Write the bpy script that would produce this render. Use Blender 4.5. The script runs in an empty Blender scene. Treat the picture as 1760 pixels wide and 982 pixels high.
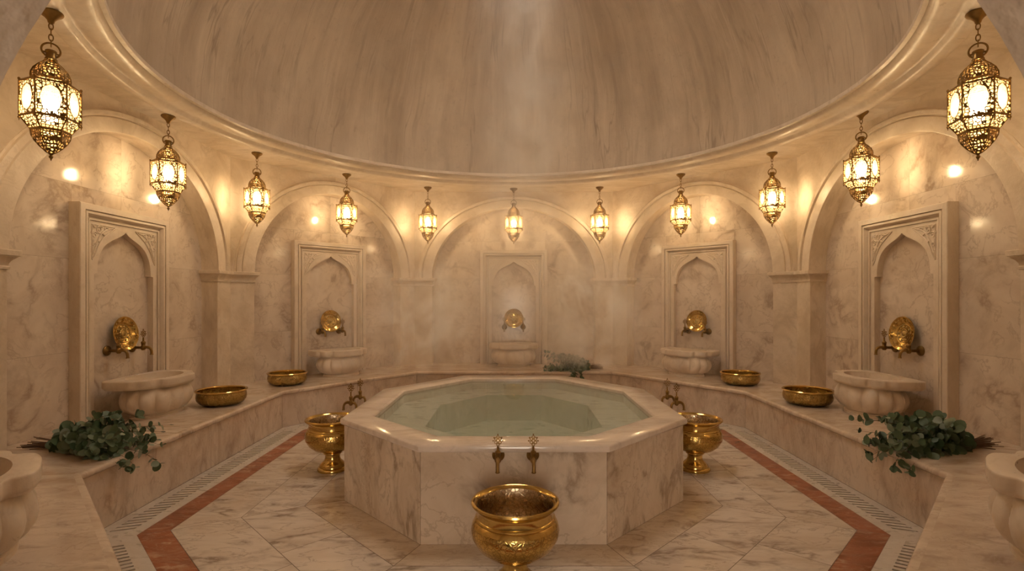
import bpy, bmesh, math, random
from mathutils import Vector, Matrix
PI = math.pi
random.seed(7)
SC = bpy.context.scene
COL = SC.collection

# ------------------------------------------------------------------ materials
def nmat(name):
    m = bpy.data.materials.new(name); m.use_nodes = True
    nt = m.node_tree; nt.nodes.clear()
    return m, nt
class N:
    def __init__(s, nt): s.nt = nt
    def __call__(s, kind, inputs=None, **props):
        n = s.nt.nodes.new(kind)
        for k, v in props.items(): setattr(n, k, v)
        for k, v in (inputs or {}).items():
            if hasattr(v, 'bl_idname') and hasattr(v, 'outputs'): v = v.outputs[0]
            if isinstance(v, bpy.types.NodeSocket): s.nt.links.new(v, n.inputs[k])
            else: n.inputs[k].default_value = v
        return n
    def math(s, op, a, b=0.0, clamp=False):
        return s('ShaderNodeMath', {0: a, 1: b}, operation=op, use_clamp=clamp)
    def mix(s, fac, a, b):
        n = s.nt.nodes.new('ShaderNodeMix'); n.data_type = 'RGBA'
        for i, v in ((0, fac), (6, a), (7, b)):
            if hasattr(v, 'bl_idname') and hasattr(v, 'outputs'):
                v = v.outputs[2] if v.bl_idname == 'ShaderNodeMix' else v.outputs[0]
            if isinstance(v, bpy.types.NodeSocket): s.nt.links.new(v, n.inputs[i])
            else: n.inputs[i].default_value = v if i == 0 else (*v, 1)
        return n
    def map(s, v, a, b, c=0.0, d=1.0):
        return s('ShaderNodeMapRange', {0: v, 1: a, 2: b, 3: c, 4: d})
    def out(s, sh, vol=None):
        o = s.nt.nodes.new('ShaderNodeOutputMaterial')
        if sh is not None: s.nt.links.new(sh.outputs[0], o.inputs[0])
        if vol is not None: s.nt.links.new(vol.outputs[0], o.inputs[1])

def marble(name, base, cloud, vein, rough=.25, scale=1.0, island=True, vein_amt=.7, bump=.15, bscale=40, cloud_amt=1.0, stretch=2.2, spec=.5):
    m, nt = nmat(name); n = N(nt)
    tc = n('ShaderNodeTexCoord'); oi = n('ShaderNodeObjectInfo')
    geo = n('ShaderNodeNewGeometry')
    off = n('ShaderNodeVectorMath', {0: tc.outputs['Object'], 1: (0, 0, 0)}, operation='ADD')
    rnd = n.math('MULTIPLY', oi.outputs['Random'], 37.0)
    if island:
        r2 = n.math('MULTIPLY', geo.outputs['Random Per Island'], 53.0)
        rnd = n.math('ADD', rnd, r2)
    comb = n('ShaderNodeCombineXYZ', {0: rnd, 1: n.math('MULTIPLY', rnd, .7), 2: n.math('MULTIPLY', rnd, 1.3)})
    nt.links.new(comb.outputs[0], off.inputs[1])
    mp = n('ShaderNodeMapping', {0: off.outputs[0], 'Rotation': (.6, .5, .5), 'Scale': (scale, scale * stretch, scale)})
    n1 = n('ShaderNodeTexNoise', {'Vector': mp, 'Scale': 1.1, 'Detail': 6.0, 'Roughness': .6, 'Distortion': 1.2})
    n2 = n('ShaderNodeTexNoise', {'Vector': mp, 'Scale': 1.5, 'Detail': 6.0, 'Roughness': .58, 'Distortion': .45})
    n3 = n('ShaderNodeTexNoise', {'Vector': mp, 'Scale': 1.9, 'Detail': 2.0})
    n4 = n('ShaderNodeTexNoise', {'Vector': mp, 'Scale': 4.6, 'Detail': 5.0, 'Roughness': .6, 'Distortion': .6})
    n5 = n('ShaderNodeTexNoise', {'Vector': mp, 'Scale': 3.6, 'Detail': 5.0, 'Roughness': .6, 'Distortion': .5})
    fine = n.math('MULTIPLY', n.map(n.math('ABSOLUTE', n.math('SUBTRACT', n5.outputs[0], .5)), .0, .03, 1, 0), n.map(n3.outputs[0], .60, .44))
    ridge = n.math('ABSOLUTE', n.math('SUBTRACT', n2.outputs[0], .5))
    thin = n.math('POWER', n.map(ridge, .0, .075, 1, 0), 1.6)
    mask = n.map(n3.outputs[0], .46, .62)
    v1 = n.math('MULTIPLY', thin, mask)
    blot = n.math('MULTIPLY', n.map(n4.outputs[0], .54, .74), n.map(n3.outputs[0], .40, .58))
    v = n.math('MULTIPLY', n.math('MAXIMUM', n.math('MAXIMUM', v1, n.math('MULTIPLY', fine, .55)), n.math('MULTIPLY', blot, .65)), vein_amt)
    c1 = n.mix(n.math('MULTIPLY', n.map(n1.outputs[0], .42, .68), cloud_amt), base, cloud)
    c2 = n.mix(v, c1, vein)
    if island:
        c2 = n.mix(n.math('MULTIPLY', geo.outputs['Random Per Island'], .25), c2, cloud)
    bn = n('ShaderNodeTexNoise', {'Vector': tc.outputs['Object'], 'Scale': float(bscale), 'Detail': 3.0})
    bp = n('ShaderNodeBump', {'Height': bn.outputs[0], 'Strength': bump, 'Distance': .01})
    rr = n.map(n4.outputs[0], .3, .7, rough * .75, rough * 1.35)
    p = n('ShaderNodeBsdfPrincipled', {'Base Color': c2.outputs[2], 'Roughness': rr, 'Normal': bp, 'Specular IOR Level': spec})
    n.out(p); return m

WALLM = marble('marble_wall', (.72, .625, .53), (.57, .465, .375), (.30, .21, .15), rough=.10, scale=1.25, stretch=3.4, spec=.32, vein_amt=.78, bump=.04, bscale=12)
PIERM = marble('marble_pier', (.72, .615, .505), (.56, .455, .345), (.42, .32, .23), rough=.45, scale=1.5, vein_amt=.45, bump=.35, bscale=26)
ROUGHM = marble('stone_rough', (.52, .44, .36), (.42, .345, .275), (.40, .32, .25), rough=.75, scale=1.2, vein_amt=.3, bump=.9, bscale=22, island=False)
CARVM = marble('marble_carved', (.72, .62, .515), (.58, .475, .37), (.40, .30, .22), rough=.35, scale=1.9, vein_amt=.3, cloud_amt=.6, bump=.12)
BENCHM = marble('marble_bench', (.70, .595, .50), (.52, .41, .32), (.27, .19, .135), rough=.14, scale=1.5, stretch=2.0, bump=.05, vein_amt=.55)
RIMM = marble('marble_rim', (.74, .645, .56), (.62, .52, .43), (.36, .27, .20), rough=.14, scale=1.3, stretch=2.6, bump=.05, vein_amt=.4)
POOLM = marble('marble_pool', (.70, .585, .465), (.53, .41, .30), (.22, .155, .10), rough=.2, scale=1.25, stretch=2.4, vein_amt=.8, bump=.05)
FLOORM = marble('marble_floor', (.72, .64, .56), (.58, .48, .39), (.20, .14, .10), rough=.10, scale=1.0, stretch=2.6, vein_amt=.85, bump=.05, bscale=8)
TANM = marble('marble_tan', (.69, .585, .47), (.54, .43, .32), (.24, .16, .11), rough=.13, scale=1.6, bump=.05, bscale=8)
DRAINM = marble('marble_drain', (.66, .61, .56), (.57, .51, .45), (.40, .34, .30), rough=.3, scale=2, vein_amt=.3, bump=.1)
REDM = marble('marble_red', (.36, .125, .06), (.20, .06, .03), (.66, .42, .27), rough=.14, scale=2.2, vein_amt=.6, bump=.05, bscale=8)
POOLDEEP = marble('marble_pool_deep', (.64, .74, .64), (.54, .65, .55), (.36, .44, .36), rough=.3, scale=1.4, vein_amt=.6)
POOLIN = marble('marble_pool_inside', (.86, .84, .75), (.76, .74, .64), (.52, .50, .42), rough=.3, scale=1.4, vein_amt=.6)

def plain(name, col, rough=.8, metal=0.0):
    m, nt = nmat(name); n = N(nt)
    tc = n('ShaderNodeTexCoord')
    ns = n('ShaderNodeTexNoise', {'Vector': tc.outputs['Object'], 'Scale': 30.0, 'Detail': 4.0})
    c = n.mix(n.map(ns.outputs[0], .3, .7), tuple(x * .8 for x in col), col)
    n.out(n('ShaderNodeBsdfPrincipled', {'Base Color': c.outputs[2], 'Roughness': rough, 'Metallic': metal})); return m
JOINT = plain('joint', (.34, .27, .20))
GROUT = plain('grout', (.16, .12, .09))
DARK = plain('drain_channel', (.025, .02, .016))

def dome_mat():
    m, nt = nmat('dome_plaster'); n = N(nt)
    tc = n('ShaderNodeTexCoord')
    sp = n('ShaderNodeSeparateXYZ', {0: tc.outputs['Object']})
    ang = n.math('ARCTAN2', sp.outputs[0], sp.outputs[1])
    w = n('ShaderNodeTexNoise', {'Vector': tc.outputs['Object'], 'Scale': .9, 'Detail': 3.0})
    a2 = n.math('ADD', n.math('MULTIPLY', ang, 3.2), n.math('MULTIPLY', w.outputs[0], .22))
    uv = n('ShaderNodeCombineXYZ', {0: n.math('MULTIPLY', a2, 2.0), 1: n.math('MULTIPLY', sp.outputs[2], .45), 2: 3.3})
    s1 = n('ShaderNodeTexNoise', {'Vector': uv, 'Scale': 1.0, 'Detail': 5.0, 'Roughness': .6, 'Distortion': .1})
    uv2 = n('ShaderNodeCombineXYZ', {0: n.math('MULTIPLY', a2, 7.0), 1: n.math('MULTIPLY', sp.outputs[2], .6), 2: 8.0})
    s2 = n('ShaderNodeTexNoise', {'Vector': uv2, 'Scale': 1.0, 'Detail': 4.0, 'Roughness': .6})
    uv3 = n('ShaderNodeCombineXYZ', {0: n.math('MULTIPLY', a2, 3.0), 1: n.math('MULTIPLY', sp.outputs[2], .35), 2: 1.7})
    s3 = n('ShaderNodeTexNoise', {'Vector': uv3, 'Scale': 1.0, 'Detail': 4.0, 'Roughness': .55})
    line = n.math('MULTIPLY', n.map(n.math('ABSOLUTE', n.math('SUBTRACT', s3.outputs[0], .53)), 0, .016, 1, 0), n.map(w.outputs[0], .42, .6))
    fine = n('ShaderNodeTexNoise', {'Vector': tc.outputs['Object'], 'Scale': 14.0, 'Detail': 6.0, 'Roughness': .7})
    big = n('ShaderNodeTexNoise', {'Vector': tc.outputs['Object'], 'Scale': 1.6, 'Detail': 5.0, 'Roughness': .65})
    c = n.mix(n.map(s1.outputs[0], .36, .66), (.60, .50, .395), (.43, .345, .265))
    c = n.mix(n.math('MULTIPLY', n.map(s2.outputs[0], .56, .70), .55), c, (.33, .26, .20))
    c = n.mix(n.math('MULTIPLY', n.map(s2.outputs[0], .44, .26), .45), c, (.70, .60, .49))
    c = n.mix(n.math('MULTIPLY', n.map(big.outputs[0], .45, .7), .45), c, (.36, .29, .225))
    c = n.mix(n.math('MULTIPLY', n.map(fine.outputs[0], .58, .75), .35), c, (.27, .21, .16))
    c = n.mix(n.math('MULTIPLY', line, .55), c, (.25, .19, .14))
    hh = n.math('ADD', n.math('MULTIPLY', s2.outputs[0], .7), n.math('MULTIPLY', fine.outputs[0], .35))
    bp = n('ShaderNodeBump', {'Height': hh, 'Strength': .35, 'Distance': .05})
    n.out(n('ShaderNodeBsdfPrincipled', {'Base Color': c.outputs[2], 'Roughness': .6, 'Normal': bp})); return m
DOMEM = dome_mat()

def brass(name, col, rough, engr=0.0, escale=60, tarnish=.5, dark=(.16, .09, .03)):
    m, nt = nmat(name); n = N(nt)
    tc = n('ShaderNodeTexCoord')
    ns = n('ShaderNodeTexNoise', {'Vector': tc.outputs['Object'], 'Scale': 9.0, 'Detail': 6.0, 'Roughness': .65})
    c = n.mix(n.math('MULTIPLY', n.map(ns.outputs[0], .42, .72), tarnish), col, dark)
    vo = n('ShaderNodeTexVoronoi', {'Vector': tc.outputs['Object'], 'Scale': float(escale)}, feature='DISTANCE_TO_EDGE')
    ed = n.map(vo.outputs[0], .0, .12)
    h = n.math('ADD', n.math('MULTIPLY', ed, engr), n.math('MULTIPLY', ns.outputs[0], .4))
    bp = n('ShaderNodeBump', {'Height': h, 'Strength': .35, 'Distance': .006})
    if engr > 0: c = n.mix(n.math('MULTIPLY', n.math('SUBTRACT', 1.0, ed), .55), c, dark)
    n.out(n('ShaderNodeBsdfPrincipled', {'Base Color': c.outputs[2], 'Metallic': 1.0,
          'Roughness': n.map(ns.outputs[0], .3, .7, rough * .8, rough * 1.5), 'Normal': bp})); return m
BRASS = brass('brass_polished', (.72, .50, .17), .13, 0, tarnish=.35)
BRASSE = brass('brass_engraved', (.58, .41, .15), .25, 1.3, 60, tarnish=.6)
BRASSD = brass('brass_aged', (.27, .165, .058), .42, 0, tarnish=.75)
BRASSP = brass('brass_plate', (.60, .43, .16), .26, 1.3, 75, tarnish=.5)

def pierced(name, scale, thr):
    m, nt = nmat(name); n = N(nt)
    tc = n('ShaderNodeTexCoord')
    vo = n('ShaderNodeTexVoronoi', {'Vector': tc.outputs['Object'], 'Scale': float(scale), 'Randomness': .55}, feature='DISTANCE_TO_EDGE')
    hole = n.math('GREATER_THAN', vo.outputs[0], thr)
    ns = n('ShaderNodeTexNoise', {'Vector': tc.outputs['Object'], 'Scale': 20.0, 'Detail': 4.0})
    c = n.mix(n.map(ns.outputs[0], .35, .7), (.34, .22, .085), (.17, .10, .04))
    p = n('ShaderNodeBsdfPrincipled', {'Base Color': c.outputs[2], 'Metallic': 1.0, 'Roughness': .5})
    t = n('ShaderNodeBsdfTransparent')
    mx = n('ShaderNodeMixShader', {0: hole.outputs[0], 1: p, 2: t})
    n.out(mx); return m
FRET = pierced('brass_fretwork', 50, .125)
FRETS = pierced('brass_fretwork_close', 58, .2)

def lamp_mats():
    m, nt = nmat('amber_glass'); n = N(nt)
    tc = n('ShaderNodeTexCoord')
    ns = n('ShaderNodeTexNoise', {'Vector': tc.outputs['Object'], 'Scale': 40.0, 'Detail': 3.0})
    t = n('ShaderNodeBsdfTransparent', {0: (1, .93, .8, 1)})
    tr = n('ShaderNodeBsdfTranslucent', {0: (.85, .66, .38, 1)})
    g = n('ShaderNodeBsdfGlossy', {0: (1, 1, 1, 1), 'Roughness': .15})
    a = n('ShaderNodeMixShader', {0: n.map(ns.outputs[0], .3, .7, .13, .19), 1: t, 2: tr})
    b = n('ShaderNodeMixShader', {0: .05, 1: a, 2: g})
    n.out(b)
    m2, nt2 = nmat('bulb_glow'); n2 = N(nt2)
    n2.out(n2('ShaderNodeEmission', {0: (1.0, .76, .46, 1), 1: BULB}))
    return m, m2
BULB = 165.0
GLASS, BULBM = lamp_mats()

def leaf_mat():
    m, nt = nmat('eucalyptus_leaf'); n = N(nt)
    geo = n('ShaderNodeNewGeometry')
    r = n('ShaderNodeValToRGB', {0: geo.outputs['Random Per Island']})
    cr = r.color_ramp
    cr.elements[0].position = 0; cr.elements[0].color = (.05, .095, .05, 1)
    cr.elements[1].position = 1; cr.elements[1].color = (.24, .29, .23, 1)
    e = cr.elements.new(.45); e.color = (.07, .12, .06, 1)
    e = cr.elements.new(.75); e.color = (.14, .20, .135, 1)
    n.out(n('ShaderNodeBsdfPrincipled', {'Base Color': r.outputs[0], 'Roughness': .48})); return m
LEAF = leaf_mat()
STEM = plain('stem_brown', (.13, .075, .045), .7)
TWINE = plain('twine', (.45, .33, .17), .9)

def water_mat():
    m, nt = nmat('pool_water'); n = N(nt)
    tc = n('ShaderNodeTexCoord')
    ns = n('ShaderNodeTexNoise', {'Vector': tc.outputs['Object'], 'Scale': 2.2, 'Detail': 2.0})
    bp = n('ShaderNodeBump', {'Height': ns.outputs[0], 'Strength': .015, 'Distance': .05})
    t = n('ShaderNodeBsdfTransparent', {0: (.96, 1.0, .96, 1)})
    d = n('ShaderNodeBsdfDiffuse', {0: (.62, .68, .54, 1)})
    a = n('ShaderNodeMixShader', {0: .28, 1: t, 2: d})
    fr = n('ShaderNodeFresnel', {'IOR': 1.33, 'Normal': bp})
    g = n('ShaderNodeBsdfGlossy', {'Roughness': .03, 'Normal': bp})
    n.out(n('ShaderNodeMixShader', {0: fr, 1: a, 2: g})); return m
WATER = water_mat()

# ------------------------------------------------------------------ mesh helper
class MB:
    def __init__(s): s.v = []; s.f = []; s.mi = []
    def add(s, verts, faces, M=None, mi=0):
        b = len(s.v)
        for p in verts:
            p = Vector(p); s.v.append(tuple(M @ p) if M else tuple(p))
        for f in faces: s.f.append(tuple(i + b for i in f)); s.mi.append(mi)
    def poly(s, pts, M=None, mi=0): s.add(pts, [tuple(range(len(pts)))], M, mi)
    def grid(s, rows, M=None, closed=False, mi=0, cap0=False, cap1=False):
        n = len(rows[0]); v = [p for r in rows for p in r]; f = []
        for i in range(len(rows) - 1):
            for j in range(n if closed else n - 1):
                k = (j + 1) % n
                f.append((i * n + j, i * n + k, (i + 1) * n + k, (i + 1) * n + j))
        if cap0: f.append(tuple(range(n))[::-1])
        if cap1: f.append(tuple((len(rows) - 1) * n + j for j in range(n)))
        s.add(v, f, M, mi)
    def lathe(s, prof, n=32, M=None, mi=0, sx=1, sy=1, phase=0):
        rows = [[(r * sx * math.cos(phase + 2 * PI * j / n), r * sy * math.sin(phase + 2 * PI * j / n), z) for j in range(n)] for r, z in prof]
        s.grid(rows, M, True, mi, cap0=prof[0][0] > 1e-5 and False, cap1=False)
    def tube(s, path, r, n=8, M=None, mi=0, closed=False, caps=True):
        P = [Vector(p) for p in path]; R = r if isinstance(r, (list, tuple)) else [r] * len(P)
        m = len(P); T = []
        for i in range(m):
            a = P[(i - 1) % m] if (closed or i > 0) else P[0]
            b = P[(i + 1) % m] if (closed or i < m - 1) else P[-1]
            T.append((b - a).normalized())
        up = Vector((0, 0, 1)) if abs(T[0].z) < .9 else Vector((1, 0, 0))
        x = T[0].cross(up).normalized(); rows = []
        for i in range(m):
            x = (x - T[i] * x.dot(T[i])).normalized(); y = T[i].cross(x)
            rows.append([tuple(P[i] + (x * math.cos(2 * PI * k / n) + y * math.sin(2 * PI * k / n)) * R[i]) for k in range(n)])
        if closed: rows.append(rows[0])
        s.grid(rows, M, True, mi, cap0=caps and not closed, cap1=caps and not closed)
    def torus(s, R, r, c=(0, 0, 0), axis='y', N_=20, n=6, M=None, sx=1, sz=1):
        path = []
        for k in range(N_):
            a = 2 * PI * k / N_; u, w = R * math.cos(a) * sx, R * math.sin(a) * sz
            path.append((c[0] + u, c[1], c[2] + w) if axis == 'y' else ((c[0] + u, c[1] + w, c[2]) if axis == 'z' else (c[0], c[1] + u, c[2] + w)))
        s.tube(path, r, n, M, closed=True)
    def ball(s, c, r, M=None, n=12, sz=(1, 1, 1)):
        rows = [[(c[0] + r * sz[0] * math.sin(PI * i / n) * math.cos(2 * PI * j / n), c[1] + r * sz[1] * math.sin(PI * i / n) * math.sin(2 * PI * j / n), c[2] + r * sz[2] * math.cos(PI * i / n)) for j in range(n)] for i in range(n + 1)]
        s.grid(rows, M, True)
    def box(s, a, b, M=None, mi=0):
        x0, y0, z0 = a; x1, y1, z1 = b
        s.add([(x0, y0, z0), (x1, y0, z0), (x1, y1, z0), (x0, y1, z0), (x0, y0, z1), (x1, y0, z1), (x1, y1, z1), (x0, y1, z1)],
              [(3, 2, 1, 0), (4, 5, 6, 7), (0, 1, 5, 4), (1, 2, 6, 5), (2, 3, 7, 6), (3, 0, 4, 7)], M, mi)
    def build(s, name, mats, parent=None, merge=True, smooth=True, recalc=True, angle=38):
        me = bpy.data.meshes.new(name)
        me.from_pydata(s.v, [], s.f)
        mats = mats if isinstance(mats, (list, tuple)) else [mats]
        for m in mats: me.materials.append(m)
        me.polygons.foreach_set('material_index', s.mi)
        bm = bmesh.new(); bm.from_mesh(me)
        if merge: bmesh.ops.remove_doubles(bm, verts=bm.verts, dist=1e-5)
        if recalc: bmesh.ops.recalc_face_normals(bm, faces=bm.faces)
        bm.to_mesh(me); bm.free()
        if smooth:
            me.polygons.foreach_set('use_smooth', [True] * len(me.polygons))
            me.set_sharp_from_angle(angle=math.radians(angle))
        o = bpy.data.objects.new(name, me); COL.objects.link(o)
        if parent: o.parent = parent
        return o

def tag(o, label=None, cat=None, group=None, kind=None):
    if label: o['label'] = label
    if cat: o['category'] = cat
    if group: o['group'] = group
    if kind: o['kind'] = kind
    return o
def thing(name, label, cat, M=None, group=None, kind=None):
    o = bpy.data.objects.new(name, None); COL.objects.link(o); o.empty_display_size = .1
    if M is not None: o.matrix_world = M
    return tag(o, label, cat, group, kind)
def copy_tree(o, parent=None):
    c = o.copy(); COL.objects.link(c)
    if parent: c.parent = parent
    for ch in list(o.children): copy_tree(ch, c)
    return c
def offset_poly(P, d, closed=True):
    n = len(P); out = []
    for i in range(n):
        def nrm(a, b):
            dx, dy = b[0] - a[0], b[1] - a[1]; l = math.hypot(dx, dy); return (-dy / l, dx / l)
        n1 = nrm(P[i - 1], P[i]) if (closed or i > 0) else None
        n2 = nrm(P[i], P[(i + 1) % n]) if (closed or i < n - 1) else None
        if n1 is None: n1 = n2
        if n2 is None: n2 = n1
        k = 1 + n1[0] * n2[0] + n1[1] * n2[1]
        out.append((P[i][0] + (n1[0] + n2[0]) * d / k, P[i][1] + (n1[1] + n2[1]) * d / k))
    return out
def sweep(mb, path, prof, closed=False, M=None, mi=0, tr=None):
    rows = []
    for o, z in prof:
        rows.append([tr(x, y, z) if tr else (x, y, z) for x, y in offset_poly(path, o, closed)])
    mb.grid(rows, M, closed, mi)
def lerp(a, b, t): return tuple(x + (y - x) * t for x, y in zip(a, b))
def catmull(P, k, closed=True):
    out = []; n = len(P)
    for i in range(n if closed else n - 1):
        p = [Vector(P[j % n] if closed else P[min(max(j, 0), n - 1)]) for j in (i - 1, i, i + 1, i + 2)]
        for q in range(k):
            t = q / k
            out.append(tuple(.5 * ((2 * p[1]) + (p[2] - p[0]) * t + (2 * p[0] - 5 * p[1] + 4 * p[2] - p[3]) * t * t + (3 * p[1] - p[0] - 3 * p[2] + p[3]) * t ** 3)))
    if not closed: out.append(tuple(P[-1]))
    return out

# ------------------------------------------------------------------ plan of the room
H, BZ, CAPZ, CEIL = 1.6, .458, 1.96, 3.46
C = [(-1.72, 9.0), (1.72, 9.0), (3.72, 6.8), (3.72, 3.25), (1.72, .95), (-1.72, .95), (-3.72, 3.25), (-3.72, 6.8)]
B = [(-1.53, 8.16), (1.53, 8.16), (2.87, 6.43), (2.85, 3.38), (1.35, 1.85), (-1.35, 1.85), (-2.85, 3.38), (-2.87, 6.43)]
SIDE = ['back', 'back_right', 'right', 'near_right', 'front', 'near_left', 'left', 'back_left']
PL = ['behind the pool', 'in the back right corner', 'on the right', 'near the camera on the right', 'around the entrance', 'near the camera on the left', 'on the left', 'in the back left corner']
MARG = [(.3, .3), (.3, .3), (.3, .55), (.55, .45), None, (.45, .55), (.55, .3), (.3, .3)]
ND = .2
RING_C, RING_R = (0, 4.95), 3.1
RISE = 1.23
bays = []
for k in range(8):
    a, b = Vector((*C[k], 0)), Vector((*C[(k + 1) % 8], 0))
    L = (b - a).length; u = (b - a) / L; nrm = Vector((-u.y, u.x, 0))
    m = MARG[k] or (L / 2 - 1.045, L / 2 - 1.045)
    c = a + u * ((m[0] + L - m[1]) / 2)
    w = (L - m[0] - m[1]) / 2
    M = Matrix(((u.x, nrm.x, 0, c.x), (u.y, nrm.y, 0, c.y), (0, 0, 1, 0), (0, 0, 0, 1)))
    bays.append(dict(M=M, w=w, l=-(w + m[0]), r=w + m[1], L=L, u=u, n=nrm, c=c))

# ------------------------------------------------------------------ floor
Pb = [(-.607, 3.37), (-1.345, 4.11), (-1.345, 5.42), (-.60, 6.38), (.60, 6.38), (1.345, 5.42), (1.345, 4.11), (.607, 3.37)]  # clockwise
fl = MB()
fl.poly([(-5, -2.2, -.035), (5, -2.2, -.035), (5, 10, -.035), (-5, 10, -.035)], mi=0)
# order octagons alike: index 0 = back edge start (left back vertex)
P8 = [Pb[3], Pb[4], Pb[5], Pb[6], Pb[7], Pb[0], Pb[1], Pb[2]]
Q8 = offset_poly(P8, .27); F8 = offset_poly(B, -.48)
def shrink(poly, g):
    n = len(poly); out = []
    # polygon any orientation: shrink towards its inside
    area = sum(poly[i][0] * poly[(i + 1) % n][1] - poly[(i + 1) % n][0] * poly[i][1] for i in range(n))
    return offset_poly(poly, g if area > 0 else -g)
def tile(poly, mi, g=.002): fl.poly([(x, y, 0) for x, y in shrink(poly, g)], mi=mi)
for k in range(8):
    j = (k + 1) % 8
    tile([P8[k], Q8[k], Q8[j], P8[j]], 2)
    m0a, m0b = lerp(Q8[k], F8[k], .5), lerp(Q8[j], F8[j], .5)
    t = .5
    tile([Q8[k], m0a, lerp(m0a, m0b, .5), lerp(Q8[k], Q8[j], .5)], 1)
    tile([lerp(Q8[k], Q8[j], .5), lerp(m0a, m0b, .5), m0b, Q8[j]], 1)
    for q in range(2):
        s0, s1 = (0, .38) if q == 0 else (.38, 1)
        tile([lerp(m0a, m0b, s0), lerp(F8[k], F8[j], s0), lerp(F8[k], F8[j], s1), lerp(m0a, m0b, s1)], 1)
fo = fl.build('floor', [GROUT, FLOORM, TANM], merge=False, smooth=False)
tag(fo, 'glossy veined marble floor tiles laid in rings around the octagonal pool', 'floor', kind='structure')
rb = MB()
R0, R1 = offset_poly(B, -.30), offset_poly(B, -.48)
for k in range(8):
    j = (k + 1) % 8
    for s0, s1 in ((0, .5), (.5, 1)):
        pl = [lerp(R0[k], R0[j], s0), lerp(R0[k], R0[j], s1), lerp(R1[k], R1[j], s1), lerp(R1[k], R1[j], s0)]
        rb.poly([(x, y, .0005) for x, y in shrink(pl, .0015)])
tag(rb.build('trim_1', REDM, merge=False, smooth=False), 'red marble band running around the floor beside the drain', 'floor border', kind='structure')
dr = MB()
D = [offset_poly(B, -d) for d in (0, .075, .215, .30)]
for k in range(8):
    j = (k + 1) % 8
    for r0, r1 in ((0, 1), (2, 3)):
        dr.poly([(x, y, 0) for x, y in (D[r0][k], D[r0][j], D[r1][j], D[r1][k])])
    e0, e1 = Vector(D[1][k]), Vector(D[1][j]); f0, f1 = Vector(D[2][k]), Vector(D[2][j])
    L = (e1 - e0).length; nn = int((L - .24) / .055); s0 = (1 - nn * .055 / L) / 2
    cuts = [0.0]
    for i in range(nn):
        a = s0 + (i + .32) * .055 / L; cuts += [a, a + .021 / L]
    cuts.append(1.0)
    for i in range(0, len(cuts), 2):
        a, b = cuts[i], cuts[i + 1]
        dr.poly([(*p, 0) for p in (e0.lerp(e1, a), e0.lerp(e1, b), f0.lerp(f1, b), f0.lerp(f1, a))])
    dr.poly([(*p, -.03) for p in (D[1][k], D[1][j], D[2][j], D[2][k])], mi=1)
    for i in range(1, len(cuts) - 1):
        a = cuts[i]; dr.poly([(*e0.lerp(e1, a), 0), (*f0.lerp(f1, a), 0), (*f0.lerp(f1, a), -.03), (*e0.lerp(e1, a), -.03)])
tag(dr.build('trim_2', [DRAINM, DARK], merge=False, smooth=False), 'pale marble drain strip with rows of slots at the foot of the bench', 'floor drain', kind='structure')

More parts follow.
